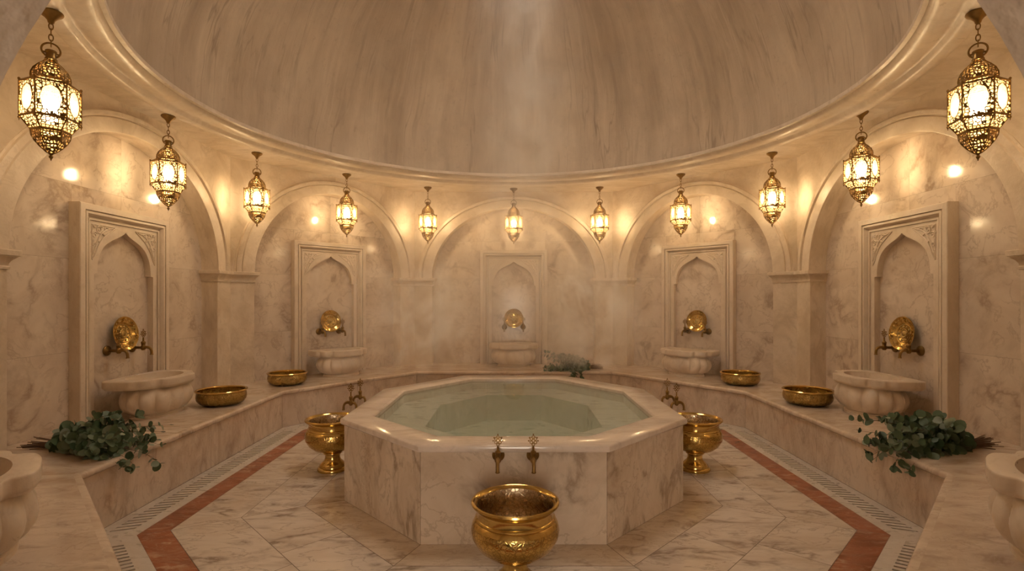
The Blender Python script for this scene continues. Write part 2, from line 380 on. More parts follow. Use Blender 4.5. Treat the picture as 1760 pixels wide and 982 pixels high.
# ------------------------------------------------------------------ walls
def arch_pts(w, rise, zs, n=40):
    return [(-w * math.cos(PI * i / n), zs + rise * math.sin(PI * i / n)) for i in range(n + 1)]
ARCHB = []
for k, bay in enumerate(bays):
    w, l, r, M = bay['w'], bay['l'], bay['r'], bay['M']
    mb = MB()
    zs, rise, d = (CAPZ, RISE, ND) if k != 4 else (1.54, 1.045, 3.0)
    z0 = BZ if k != 4 else 0
    A = arch_pts(w, rise, zs)
    mb.poly([(l, 0, z0), (-w, 0, z0), (-w, 0, zs), (l, 0, zs)])
    mb.poly([(w, 0, z0), (r, 0, z0), (r, 0, zs), (w, 0, zs)])
    h = len(A) // 2; top = zs + rise
    jz = 2.75
    # spandrels left and right, split as two courses
    mb.poly([(l, 0, zs), (-w, 0, zs)] + [(x, 0, z) for x, z in A[1:h + 1]] + [(0, 0, CEIL), (l, 0, CEIL)])
    mb.poly([(0, 0, CEIL)] + [(x, 0, z) for x, z in A[h:]] + [(r, 0, zs), (r, 0, CEIL)])
    path = [(-w, z0)] + A + [(w, z0)]
    mb.grid([[(x, 0, z) for x, z in path], [(x, d, z) for x, z in path]])
    if k == 4:  # unseen passage end wall with a doorway, added to cut the entrance daylight
        mb.poly([(-w, d, 0), (-.45, d, 0), (-.45, d, 2.6), (-w, d, 2.6)]); mb.poly([(.45, d, 0), (w, d, 0), (w, d, 2.6), (.45, d, 2.6)])
        mb.poly([(-.45, d, 2.0), (.45, d, 2.0), (.45, d, 2.6), (-.45, d, 2.6)])
    root = mb.build('wall_' + SIDE[k], PIERM if k not in (4,) else ROUGHM, merge=False)
    root.matrix_world = M
    tag(root, 'pale marble wall with a round arched niche ' + PL[k] if k != 4 else 'rough stone wall with the entrance arch overhead nearest the camera', 'wall', kind='structure')
    if k != 4:
        # niche back of slabs
        nb = MB()
        slabs = [(-.56, .56, BZ, 2.42), (-.56, .56, 2.42, 2.44)]
        for sx in (-1, 1):
            for za, zb in ((BZ, 1.13), (1.13, 1.955), (1.955, 2.62)): slabs.append((min(sx * w, sx * .56), max(sx * w, sx * .56), za, zb))
        slabs += [(-.56, .02, 2.44, 2.62), (.02, .56, 2.44, 2.62), (-w, .02, 2.62, 3.3), (.02, w, 2.62, 3.3)]
        for xa, xb, za, zb in slabs:
                g = .001
                nb.poly([(xa + g, ND, za + g), (xb - g, ND, za + g), (xb - g, ND, zb - g), (xa + g, ND, zb - g)])
        nb.poly([(-w - .1, ND + .004, 0), (w + .1, ND + .004, 0), (w + .1, ND + .004, 3.4), (-w - .1, ND + .004, 3.4)], mi=1)
        o = nb.build('niche_panelling', [WALLM, JOINT], root, merge=False, smooth=False)
    # archivolt
    if k != 4:
        ab = MB()
        m0, m1 = min(w - l, 9) - 2 * w, r - w
        ow = .255
        prof = [(0, 0), (0, -.016), (.012, -.02), (.155, -.02), (.165, -.008), (.172, -.008), (.182, -.034), (.225, -.036), (.235, -.03), (.24, -.012), (ow, -.006), (ow, 0)]
        rows = []
        for t, y in prof:
            f = t / ow
            rows.append([(x, y, z) for x, z in arch_pts(w + t, RISE + t * .8, CAPZ, 64)])
        ab.grid(rows)
        ab.build('archivolt', PIERM, root)
# capitals at the corners
n_t = 3
def cap_path(i):
    k0, k1 = (i - 1) % 8, i
    b0, b1 = bays[k0], bays[k1]
    q = lambda b, x, y: tuple((b['M'] @ Vector((x, y, 0)))[:2])
    return [q(b0, b0['w'], ND), q(b0, b0['w'], 0), C[i], q(b1, -b1['w'], 0), q(b1, -b1['w'], ND)]
capnames = {0: 'back left', 1: 'back right', 2: 'right', 3: 'near right', 6: 'near left', 7: 'left'}
for i in (0, 1, 2, 3, 6, 7):
    cb = MB()
    p = cap_path(i)
    prof = [(0, 1.815), (-.012, 1.818), (-.014, 1.835), (-.006, 1.842), (-.008, 1.86), (-.02, 1.885), (-.04, 1.905), (-.045, 1.91), (-.045, 1.915), (-.058, 1.918), (-.06, 1.955), (-.055, CAPZ), (0, CAPZ)]
    sweep(cb, p, prof)
    o = cb.build('trim_%d' % n_t, PIERM); n_t += 1
    tag(o, 'moulded marble capital under the arches on the %s pier' % capnames[i], 'capital', kind='structure')

# ------------------------------------------------------------------ ceiling, cornice ring and dome
def oct_ray(a):
    d = Vector((math.cos(a), math.sin(a))); o = Vector(RING_C); best = 99
    for k in range(8):
        p, q = Vector(C[k]), Vector(C[(k + 1) % 8]); e = q - p
        den = d.x * e.y - d.y * e.x
        if abs(den) < 1e-9: continue
        w_ = p - o
        t = (w_.x * e.y - w_.y * e.x) / den; s_ = (w_.x * d.y - w_.y * d.x) / den
        if t > 0 and -1e-6 <= s_ <= 1 + 1e-6: best = min(best, t)
    return (o.x + d.x * best, o.y + d.y * best)
angs = sorted([2 * PI * i / 160 for i in range(160)] + [math.atan2(c[1] - RING_C[1], c[0] - RING_C[0]) % (2 * PI) for c in C])
RO = 3.45
cs = MB()
cs.grid([[(RING_C[0] + RO * math.cos(a), RING_C[1] + RO * math.sin(a), CEIL) for a in angs], [(*oct_ray(a), CEIL) for a in angs]], closed=True)
dm = MB()
dome_prof = [(3.1, 3.515)]
DH = 2.75
for i in range(1, 25):
    t = PI / 2 * i / 25.0
    rr = 3.1 * math.cos(t); 
    if rr < .86: break
    dome_prof.append((rr, 3.515 + DH * math.sin(t)))
dome_prof.append((.85, 3.515 + DH * math.sin(math.acos(.85 / 3.1))))
zt = dome_prof[-1][1]
dome_prof += [(.84, zt + .02), (.84, zt + .3)]
dome_prof = [(r, z - 3.515) for r, z in dome_prof]
dm.lathe(dome_prof, 96)
ceil = dm.build('ceiling', DOMEM, angle=60)
ceil.location = (RING_C[0], RING_C[1], 3.515)
tag(ceil, 'streaked plaster dome rising over the pool', 'dome', kind='structure')
so = cs.build('soffit', PIERM, ceil); so.matrix_parent_inverse = Matrix.Translation((-RING_C[0], -RING_C[1], -3.515))
cr = MB()
cr.lathe([(3.45, 3.46), (3.445, 3.44), (3.43, 3.428), (3.39, 3.42), (3.35, 3.425), (3.325, 3.44), (3.315, 3.465), (3.29, 3.47), (3.25, 3.455), (3.20, 3.452), (3.15, 3.462), (3.125, 3.48), (3.12, 3.50), (3.09, 3.505), (3.085, 3.53), (3.1, 3.55)], 128, Matrix.Translation((*RING_C, 0)))
tag(cr.build('trim_%d' % n_t, CARVM, angle=60), 'rounded marble cornice ring at the foot of the dome', 'cornice', kind='structure'); n_t += 1

# ------------------------------------------------------------------ bench
bench = thing('bench', 'long low marble bench running around the room below the arched niches', 'bench', Matrix.Translation((0, 0, 0)))
order = [5, 6, 7, 0, 1, 2, 3]
path = [B[5], B[6], B[7], B[0], B[1], B[2], B[3], B[4]]
bt = MB()
sweep(bt, path, [(.02, .408), (-.008, .408), (-.016, .412), (-.022, .422), (-.022, .442), (-.018, .452), (-.008, BZ), (.02, BZ)])
edge = offset_poly(path, .02, closed=False)
for i, k in enumerate(order):
    b = bays[k]; q = lambda x, y: tuple((b['M'] @ Vector((x, y, 0)))[:2])
    ring = [edge[i], edge[i + 1], q(b['r'], 0), q(b['w'], 0), q(b['w'], ND), q(-b['w'], ND), q(-b['w'], 0), q(b['l'], 0)]
    bt.poly([(x, y, BZ) for x, y in ring])
for e, cc in ((edge[0], C[5]), (edge[-1], C[4])):
    bt.poly([(*e, 0), (*cc, 0), (*cc, BZ), (*e, BZ)])
bt.build('bench_top', BENCHM, bench, merge=False)
bf = MB()
face = offset_poly(path, .006, closed=False)
for i in range(7):
    a, b = face[i], face[i + 1]
    nseg = 2
    for s in range(nseg):
        p, q = lerp(a, b, s / nseg), lerp(a, b, (s + 1) / nseg)
        dx = Vector(q) - Vector(p); dx = dx.normalized() * .0012
        p = Vector(p) + dx; q = Vector(q) - dx
        bf.poly([(*p, 0), (*q, 0), (*q, .41), (*p, .41)])
back = offset_poly(path, .012, closed=False)
bf.grid([[(*p, 0) for p in back], [(*p, .41) for p in back]], mi=1)
bf.build('bench_front', [BENCHM, GROUT], bench, merge=False, smooth=False)

# ------------------------------------------------------------------ pool
pool = thing('pool', 'octagonal marble pool full of pale green water in the middle of the hall', 'pool', Matrix.Translation((0, 4.87, 0)))
def pp(o):
    o.parent = pool; o.matrix_parent_inverse = Matrix.Translation((0, -4.87, 0)); return o
PT = .654
pb = MB()
for k in range(8):
    a, b = P8[k], P8[(k + 1) % 8]
    dx = (Vector(b) - Vector(a)).normalized() * .0012
    pb.poly([(*(Vector(a) + dx), 0), (*(Vector(b) - dx), 0), (*(Vector(b) - dx), .61), (*(Vector(a) + dx), .61)])
inn = offset_poly(P8, -.006)
pb.grid([[(*p, 0) for p in inn], [(*p, .61) for p in inn]], closed=True, mi=1)
pp(pb.build('side_panelling', [POOLM, GROUT], merge=False, smooth=False))
pr = MB()
RW = .215
sweep(pr, P8, [(-.01, .606), (.02, .606), (.026, .612), (.028, .62), (.028, .642), (.024, .65), (.016, PT), (-RW + .02, PT), (-RW + .008, .65), (-RW, .642), (-RW, .60)], closed=True)
pp(pr.build('rim', RIMM))
pn = MB()
LED, BOT = .525, .24
In0 = offset_poly(P8, -RW + .004); In1 = offset_poly(P8, -.60)
pn.grid([[(*p, .612) for p in In0], [(*p, LED) for p in In0], [(*p, LED) for p in In1]], closed=True)
pp(pn.build('underwater_ledge', POOLIN, smooth=False))
pd = MB(); pd.grid([[(*p, LED) for p in In1], [(*p, BOT) for p in In1]], closed=True); pd.poly([(*p, BOT) for p in In1])
pp(pd.build('pool_floor', POOLDEEP, smooth=False))
wt = MB(); Wt = offset_poly(P8, -RW + .002)
wt.poly([(*p, .618) for p in Wt])
tag(wt.build('pool_water', WATER, smooth=False), 'still pale green water filling the octagonal pool', 'water', kind='stuff')

# ------------------------------------------------------------------ fountain surrounds
SPR, APX, OH = 1.85, 2.255, .39
half_arch = [(.352, 1.835), (.352, 1.86), (.346, 1.93), (.325, 2.005), (.285, 2.075), (.225, 2.13), (.155, 2.17), (.085, 2.2), (.035, 2.228), (0, APX)]
ha = catmull(half_arch, 4, closed=False)
OPEN = [(OH, BZ), (OH, 1.83), (.37, 1.835)] + ha            # right side upwards
OPENING = [(-x, z) for x, z in OPEN] + [(x, z) for x, z in OPEN[::-1][1:]]   # left bottom -> apex -> right bottom
def surround(bay, label):
    root = thing('fountain_surround', label, 'niche surround', bay['M'] @ Matrix.Translation((0, ND, BZ)), 'carved fountain surrounds')
    T = Matrix.Translation((0, 0, -BZ))
    f = MB()
    hw, top = .59, 2.46
    U = [(-hw, BZ), (-hw, top), (hw, top), (hw, BZ)]
    prof = [(0, 0), (0, -.098), (.006, -.104), (.056, -.104), (.057, -.078), (.066, -.078), (.068, -.1), (.088, -.102), (.1, -.084), (.108, -.07), (.112, -.058), (.122, -.058), (.125, -.076), (.139, -.076), (.142, -.048), (.16, -.048)]
    sweep(f, U, [(-o, y) for o, y in prof], tr=lambda x, z, y: (x, y, z), M=T)
    f.build('moulded_frame', CARVM, root)
    p = MB(); PD = -.062
    pw, pt = .446, 2.318
    L_ = [(-pw, BZ), (-pw, pt), (0, pt)] + [(-x, z) for x, z in OPEN[::-1]]
    R_ = [(pw, BZ), (OH, BZ)] + OPEN[1:] + [(0, pt), (pw, pt)]
    p.poly([(x, PD, z) for x, z in L_], T); p.poly([(x, PD, z) for x, z in R_], T)
    p.grid([[(x, PD, z) for x, z in OPENING], [(x, 0, z) for x, z in OPENING]], T)
    p.build('arch_panel', CARVM, root, angle=30)
    for s in (-1, 1):
        c = MB(); S = Matrix.Translation((0, PD - .002, 0)) @ Matrix.Diagonal((s, 1, 1, 1)) @ T
        def vine(pts, r0, r1):
            P = catmull(pts, 5, closed=False); n = len(P)
            c.tube([(x, 0, z) for x, z in P], [1.25 * (r0 + (r1 - r0) * i / (n - 1)) for i in range(n)], 6, S)
        # border line of the spandrel field
        fld = [(.13, 2.285), (.415, 2.285), (.415, 1.96)]
        c.tube([(x, 0, z) for x, z in fld], .005, 6, S)
        vine([(.13, 2.285), (.2, 2.235), (.29, 2.165), (.35, 2.08), (.385, 2.0), (.415, 1.96)], .005, .005)
        vine([(.17, 2.272), (.24, 2.255), (.29, 2.225), (.33, 2.18), (.365, 2.11), (.395, 2.02)], .006, .007)
        def spiral(cx, cz, r, a0, turns, sgn=1):
            P = []
            for i in range(22):
                t = i / 21; a = a0 + sgn * turns * 2 * PI * t; rr = r * (1 - .8 * t)
                P.append((cx + rr * math.cos(a), 0, cz + rr * math.sin(a)))
            c.tube(P, [.007 - .003 * i / 21 for i in range(22)], 6, S)
        spiral(.33, 2.245, .038, -2.0, 1.3); spiral(.385, 2.19, .032, 2.6, 1.3, -1)
        spiral(.255, 2.262, .018, -2.4, 1.1); spiral(.392, 2.10, .02, 2.6, 1.2, -1)
        def leaf(cx, cz, a, ln, wd):
            Mx = S @ Matrix.Translation((cx, 0, cz)) @ Matrix.Rotation(-a, 4, 'Y')
            c.ball((ln / 2, 0, 0), 1, Mx, 8, (ln / 2, .011, wd / 2))
        for lx, lz, a, ln, wd in ((.375, 2.25, .8, .05, .022), (.36, 2.262, 2.6, .045, .02), (.40, 2.235, -.9, .045, .02), (.30, 2.215, -2.5, .04, .018), (.22, 2.262, .3, .04, .014),
                                  (.35, 2.15, -2.2, .035, .016), (.398, 2.15, -1.2, .04, .016), (.29, 2.27, .1, .04, .014), (.403, 2.05, -1.4, .05, .012)):
            leaf(lx, lz, a, ln, wd)
        c.build('carved_spandrel', CARVM, root)
    return root
PLACE = {0: ('behind the steam at the back of the pool', 'far wall'), 1: ('on the back right diagonal wall', 'back right niche'), 7: ('on the back left diagonal wall', 'back left niche'),
         2: ('on the right side wall', 'right niche'), 6: ('on the left side wall', 'left niche')}
for k in (6, 7, 0, 1, 2):
    surround(bays[k], 'carved marble fountain surround with pointed arch ' + PLACE[k][0])

# ------------------------------------------------------------------ wash basins
q1 = [(.0, -.295), (.10, -.292), (.19, -.272), (.225, -.235), (.235, -.20), (.262, -.182), (.32, -.172), (.365, -.135), (.372, -.085), (.392, -.06), (.412, -.02)]
half = q1 + [(.412, .10), (.40, .22), (.20, .245)]
plan = half + [(0, .25)] + [(-x, y) for x, y in half[::-1][:-1]]
plan = catmull(plan, 4)
def make_basin():
    root = thing('wash_basin', 'x', 'basin')
    rim = MB(); n = len(plan)
    def row(s, z, e=0.0):
        return [((x * s) * (1 - e) + e * .315 * math.cos(math.atan2(y / .23, x / .315)), (y * s) * (1 - e) + e * (.195 * math.sin(math.atan2(y / .23, x / .315))), z) for x, y in plan]
    rim.grid([row(.86, .292), row(.955, .294), row(.968, .303), row(.985, .309), row(.996, .314), row(1, .322), row(1, .370), row(.996, .377), row(.985, .38), row(.86, .38, .45), row(.8, .379, 1), row(.8, .37, 1)], closed=True)
    rim.build('rim', CARVM, root, angle=50)
    inner = MB()
    inner.grid([[(x * s, y * s, z) for x, y, z in row(.8, z, 1)] for s, z in ((1, .372), (.97, .33), (.88, .26), (.7, .2), (.4, .175), (.05, .17))], closed=True, cap1=True)
    inner.build('bowl_inside', CARVM, root, angle=60)
    bowl = MB(); NA = 168
    rows = []
    for s, z, fl_ in ((.80, .30, 0), (.84, .288, 0), (.865, .272, .2), (.93, .245, .8), (.985, .205, 1), (1.0, .165, 1), (.965, .12, 1), (.88, .08, .9), (.76, .052, .5), (.70, .042, 0)):
        r_ = []
        for i in range(NA):
            a = 2 * PI * i / NA
            k = abs(math.sin(6.5 * a + PI / 2 * 0 + .2)) ** .5
            f = s * (1 - .13 * fl_ * (1 - k))
            r_.append((.383 * f * math.cos(a), -.02 + .268 * f * math.sin(a), z))
        rows.append(r_)
    bowl.grid(rows, closed=True)
    bowl.build('gadrooned_bowl', CARVM, root, angle=50)
    ft = MB()
    ft.grid([[(.36 * s * math.cos(2 * PI * i / 64), -.02 + .255 * s * math.sin(2 * PI * i / 64), z) for i in range(64)] for s, z in ((.68, .05), (.72, .044), (.74, .035), (.73, .026), (.76, .02), (.77, .0))], closed=True, cap1=True)
    ft.build('foot', CARVM, root)
    return root
BY = -.158
def place_local(o, bay, x, y, z, rz=0): o.matrix_world = bay['M'] @ Matrix.Translation((x, y, z)) @ Matrix.Rotation(rz, 4, 'Z')
basin0 = make_basin()
blab = {6: 'pale carved marble wash basin on the left bench behind the eucalyptus', 7: 'pale marble wash basin in the back left niche beside a brass bowl', 0: 'hazy marble wash basin behind the pool in the steam',
        1: 'pale marble wash basin in the back right niche beside a brass bowl', 2: 'pale carved marble wash basin on the right bench behind the eucalyptus',
        5: 'marble wash basin cut off by the left edge, nearest the camera', 3: 'marble wash basin cut off by the right edge, nearest the camera'}
for i, k in enumerate((6, 7, 0, 1, 2, 5, 3)):
    o = basin0 if i == 0 else copy_tree(basin0)
    tag(o, blab[k], 'basin', 'marble wash basins on the bench')
    if k in (5, 3):
        s = -1 if k == 5 else 1
        o.matrix_world = Matrix.Translation((s * 2.44, 2.24, BZ)) @ Matrix.Rotation(s * -PI * .75 + PI, 4, 'Z') if False else Matrix.Translation((s * 2.44, 2.24, BZ)) @ Matrix.Rotation(math.atan2(bays[k]['u'].y, bays[k]['u'].x), 4, 'Z')
    else:
        place_local(o, bays[k], 0, BY, BZ)

# ------------------------------------------------------------------ taps
def make_tap(rise=0.0, mat=BRASSD):
    root = thing('brass_tap', 'x', 'tap')
    RX = Matrix.Rotation(PI / 2, 4, 'X')     # z axis -> -y
    f = MB()
    f.lathe([(0.0, .026), (.016, .026), (.022, .02), (.036, .014), (.041, .008), (.041, 0), (0, 0)], 20, RX)
    f.build('wall_flange', mat, root)
    b = MB()
    y0 = -.10 if not rise else -.085
    if rise: b.tube([(0, -.01, 0), (0, -.022, .004), (0, -.031, .02), (0, -.034, rise - .02), (0, -.046, rise - .003), (0, y0, rise)], .011, 10)
    else: b.tube([(0, -.01, 0), (0, y0, 0)], .012, 10)
    Mz = Matrix.Translation((0, y0, rise))
    b.lathe([(0, -.022), (.012, -.022), (.019, -.012), (.021, 0), (.019, .012), (.014, .022), (.016, .026), (.017, .04), (.019, .044), (.017, .05), (.011, .056), (.0, .058)], 16, Mz)
    sp = catmull([(0, 0, 0), (0, -.03, .004), (0, -.055, -.004), (0, -.07, -.026), (0, -.073, -.062)], 4, closed=False)
    b.tube(sp, [.015 - .004 * min(1, i / 8) for i in range(len(sp))], 10, Mz)
    b.torus(.011, .004, (0, -.073, -.058), 'z', 14, 6, Mz)
    b.build('body', mat, root)
    h = MB()
    h.tube([(0, 0, .05), (0, 0, .085)], [.008, .006], 8, Mz)
    for cx, cz in ((0, .094), (-.013, .108), (.013, .108), (0, .118), (-.013, .130), (.013, .130), (0, .142)):
        h.torus(.0085, .0028, (cx, 0, cz), 'y', 12, 5, Mz)
    for cx, cz in ((-.03, .118), (.03, .118), (0, .158), (-.024, .138), (.024, .138)):
        h.ball((cx, 0, cz), .0048, Mz, 8)
    h.tube([(-.03, 0, .118), (-.021, 0, .118)], .0025, 6, Mz); h.tube([(.03, 0, .118), (.021, 0, .118)], .0025, 6, Mz)
    if rise:
        h.v = [(y + 0 - y0, -x + y0, z) for x, y, z in h.v]
    h.build('openwork_handle', mat, root)
    return root
tap0 = make_tap()
first = True
for k in (6, 7, 0, 1, 2):
    for s in (-1, 1):
        o = tap0 if first else copy_tree(tap0); first = False
        side = 'left' if s < 0 else 'right'
        tag(o, 'brass wall tap %s of the brass plate on the %s' % (side, PLACE[k][1]), 'tap', 'brass wall taps above the basins')
        o.matrix_world = bays[k]['M'] @ Matrix.Translation((s * .165, ND, 1.10)) @ Matrix.Scale(1.18, 4)
for s in (-1, 1):
    o = copy_tree(tap0)
    tag(o, '%s brass tap with openwork handle on the pool front above the large urn' % ('left' if s < 0 else 'right'), 'tap', 'brass taps on the pool')
    o.matrix_world = Matrix.Translation((s * .112 + .012, 3.37, .585))
tapr = make_tap(.085)
first = True
for s in (-1, 1):
    for y, w_ in ((4.60, 'nearer'), (4.88, 'farther')):
        o = tapr if first else copy_tree(tapr); first = False
        tag(o, '%s brass tap rising over the %s rim of the pool' % (w_, 'left' if s < 0 else 'right'), 'tap', 'brass taps on the pool')
        o.matrix_world = Matrix.Translation((s * 1.37, y, .585)) @ Matrix.Rotation(s * PI / 2, 4, 'Z') @ Matrix.Diagonal((1.2, .9, 1.08, 1))

# ------------------------------------------------------------------ brass plates
def make_plate():
    root = thing('brass_plate', 'x', 'plate')
    RX = Matrix.Rotation(PI / 2, 4, 'X')
    p = MB()
    p.lathe([(0, 0), (.10, 0), (.125, .012), (.158, .034), (.166, .036), (.168, .031), (.16, .026), (.13, .004), (.105, -.008), (0, -.008)][::-1], 48, RX)
    p.build('dish', BRASS, root)
    e = MB()
    prof = [(0, .012), (.02, .011), (.028, .006), (.034, .01), (.042, .01), (.048, .004)]
    e.lathe(prof, 32, RX)
    for i in range(10):
        a = 2 * PI * i / 10
        e.ball((.068 * math.cos(a), -.002, .068 * math.sin(a)), .013, None, 8, (1, .5, 1))
    e.torus(.09, .004, (0, -.002, 0), 'y', 40, 6)
    for i in range(24):
        a = 2 * PI * i / 24
        e.ball((.14 * math.cos(a), -.022, .14 * math.sin(a)), .009, None, 6, (1, .5, 1))
    e.build('embossed_relief', BRASSP, root)
    return root
plate0 = make_plate()
for i, k in enumerate((6, 7, 0, 1, 2)):
    o = plate0 if i == 0 else copy_tree(plate0)
    tag(o, 'round embossed brass plate leaning above the taps on the ' + PLACE[k][1], 'plate', 'brass plates above the taps')
    o.matrix_world = bays[k]['M'] @ Matrix.Translation((0, ND - .035, 1.255)) @ Matrix.Rotation(-.12, 4, 'X')

# ------------------------------------------------------------------ lanterns
def make_lantern():
    root = thing('hanging_lantern', 'x', 'lantern')       # origin at its canopy, hanging down
    HX = PI / 6                                            # flat side towards -y (hex vertices at 30 deg steps)
    def hexp(r, z): return [(r * math.cos(PI / 3 * j), r * math.sin(PI / 3 * j), z) for j in range(6)]
    c = MB()
    c.lathe([(0, 0), (.062, 0), (.065, -.008), (.058, -.02), (.034, -.038), (.02, -.055), (.016, -.07), (.008, -.078), (0, -.078)], 24)
    c.build('canopy', BRASSD, root)
    ch = MB()
    z = -.068
    for i in range(4):
        ch.torus(.011, .0035, (0, 0, z - .024), 'y' if i % 2 == 0 else 'x', 14, 6, None, 1, 2.0); z -= .036
    ch.build('chain', BRASSD, root)
    rg = MB(); rg.torus(.046, .0055, (0, 0, -.245), 'y', 28, 8); rg.tube([(-.046, 0, -.262), (.046, 0, -.262)], .006, 8)
    rg.build('hanging_ring', BRASSD, root)
    nk = MB()
    nk.lathe([(0, -.245), (.03, -.245), (.037, -.25), (.037, -.258), (.032, -.264), (.034, -.295), (.04, -.302), (.04, -.308), (.034, -.312)], 24)
    nk.build('neck', BRASSD, root)
    cap = MB()
    prof = [(.034, -.31), (.048, -.325), (.075, -.345), (.103, -.372), (.118, -.402), (.121, -.425), (.118, -.438)]
    cap.grid([hexp(r, z) for r, z in prof], closed=True); 
    cap.build('pierced_cap', FRETS, root, angle=50)
    cr_ = MB()
    for j in range(6):
        cr_.tube([(r * math.cos(PI / 3 * j), r * math.sin(PI / 3 * j), z) for r, z in prof], .0045, 6)
    for r, z in ((.119, -.438), (.118, -.446)):
        cr_.tube(hexp(r, z), .006, 6, closed=True)
    cr_.build('cap_ribs', BRASSD, root)
    ZT, ZB, R = -.475, -.69, .182
    sh = MB(); sh.grid([hexp(.118, -.442), hexp(R, ZT)], closed=True); sh.build('pierced_shoulder', FRET, root, smooth=False)
    fr = MB()
    for z in (ZT, ZB): fr.tube(hexp(R, z), .0065, 6, closed=True)
    for z, r in ((-.76, .122),): fr.tube(hexp(r, z), .006, 6, closed=True)
    for j in range(6):
        a = PI / 3 * j; x, y = R * math.cos(a), R * math.sin(a)
        fr.tube([(x, y, ZT), (x, y, ZB)], .0065, 6)
        fr.ball((x, y, ZT + .012), .009, None, 8); fr.ball((x, y, ZB - .012), .009, None, 8); fr.tube([(x, y, ZB - .012), (x, y, ZB - .032)], [.006, .002], 6)
        fr.tube([(x, y, ZB), (.122 * math.cos(a), .122 * math.sin(a), -.76)], .0055, 6)
        fr.tube([(x, y, ZT), (.118 * math.cos(a), .118 * math.sin(a), -.442)], .0055, 6)
    fr.build('frame', BRASSD, root)
    # one facet: pierced panel with a lobed opening, glass behind
    ap = R * math.cos(PI / 6); hw = R / 2 - .004; hh = (ZT - ZB) / 2 - .004; zc = (ZT + ZB) / 2
    def lobed(n=64):
        out = []
        for i in range(n):
            a = 2 * PI * i / n; k = 1 + .06 * abs(math.cos(4 * a))
            out.append((.060 * k * math.cos(a), .078 * k * math.sin(a)))
        return out
    hole = lobed()
    def rectpt(a):
        cx, sx = math.cos(a), math.sin(a); t = min(hw / max(abs(cx), 1e-6), hh / max(abs(sx), 1e-6)); return (cx * t, sx * t)
    rect = [rectpt(math.atan2(y / .078 * hh / hw * .9, x / .060)) for x, y in hole]
    pan = MB(); pan.grid([[(x, -ap, zc + z) for x, z in hole], [(x, -ap, zc + z) for x, z in rect]], closed=True)
    gl = MB(); gl.poly([(-hw, -ap + .006, zc - hh), (hw, -ap + .006, zc - hh), (hw, -ap + .006, zc + hh), (-hw, -ap + .006, zc + hh)])
    p0 = pan.build('pierced_panel', FRET, root, smooth=False); g0 = gl.build('glass_pane', GLASS, root, smooth=False)
    bd = MB(); bd.tube([(x, -ap - .001, zc + z) for x, z in hole], .0028, 5, closed=True)
    b0 = bd.build('opening_border', BRASSD, p0)
    for j in range(1, 6):
        p = p0.copy(); COL.objects.link(p); p.parent = root; p.rotation_euler = (0, 0, PI / 3 * j)
        b_ = b0.copy(); COL.objects.link(b_); b_.parent = p
        g = g0.copy(); COL.objects.link(g); g.parent = root; g.rotation_euler = (0, 0, PI / 3 * j)
    tp = MB(); tp.grid([hexp(R, ZB), hexp(.122, -.76)], closed=True); tp.build('pierced_taper', FRET, root, smooth=False)
    bw = MB()
    prof = [(.118, -.762), (.121, -.775), (.116, -.80), (.098, -.83), (.068, -.862), (.036, -.888), (.02, -.898)]
    bw.grid([hexp(r, z) for r, z in prof], closed=True); bw.build('pierced_bowl', FRETS, root, angle=50)
    br = MB()
    for j in range(6): br.tube([(r * math.cos(PI / 3 * j), r * math.sin(PI / 3 * j), z) for r, z in prof], .004, 6)
    br.tube(hexp(.12, -.766), .006, 6, closed=True)
    br.lathe([(.018, -.894), (.022, -.9), (.012, -.906), (.008, -.912), (.014, -.92), (.014, -.926), (.006, -.934), (.003, -.945), (0, -.948)], 12)
    br.build('finial', BRASSD, root)
    gt = MB(); gt.grid([hexp(R - .006, ZB - .002), hexp(.117, -.757)], closed=True); gt.grid([hexp(.113, -.444), hexp(R - .006, ZT - .002)], closed=True)
    gt.build('glass_lining', GLASS, root, smooth=False)
    KS = Matrix.Diagonal((.81, .81, 1, 1)); done = set()
    for o in [c for c in root.children] + [g for c in root.children for g in c.children]:
        if o.name.split('.')[0] in ('canopy', 'chain', 'hanging_ring') or o.data.name in done: continue
        done.add(o.data.name); o.data.transform(KS)
    bl = MB(); bl.ball((0, 0, -.59), .042, None, 16, (1, 1, 1.25)); bl.build('bulb', BULBM, root)
    return root
lan0 = make_lantern()
cxpos = [(-2.94, 3.29, 'large brass lantern at the far left, nearest the camera on that side'), (-3.44, 5.157, 'brass lantern on the left in front of the big left arch'),
         (-3.27, 6.595, 'brass lantern hanging by the corner pier between left and back left arches'), (-2.49, 7.72, 'brass lantern hanging before the back left arch'),
         (-1.43, 8.62, 'hazy brass lantern above the pier left of the central arch'), (0, 8.72, 'small hazy brass lantern under the central arch behind the pool'),
         (1.43, 8.62, 'hazy brass lantern above the pier right of the central arch'), (2.49, 7.72, 'brass lantern hanging before the back right arch'),
         (3.29, 6.595, 'brass lantern hanging by the corner pier between right and back right arches'), (3.46, 5.157, 'brass lantern on the right in front of the big right arch'),
         (2.95, 3.29, 'large brass lantern at the far right, nearest the camera on that side')]
for i, (x, y, lab) in enumerate(cxpos):
    o = lan0 if i == 0 else copy_tree(lan0)
    tag(o, lab, 'lantern', 'hanging brass lanterns')
    r = math.hypot(x - RING_C[0], y - RING_C[1])
    o.location = (x, y, CEIL if r > RO else 3.424)
    o.rotation_euler = (0, 0, -math.atan2(x, y))

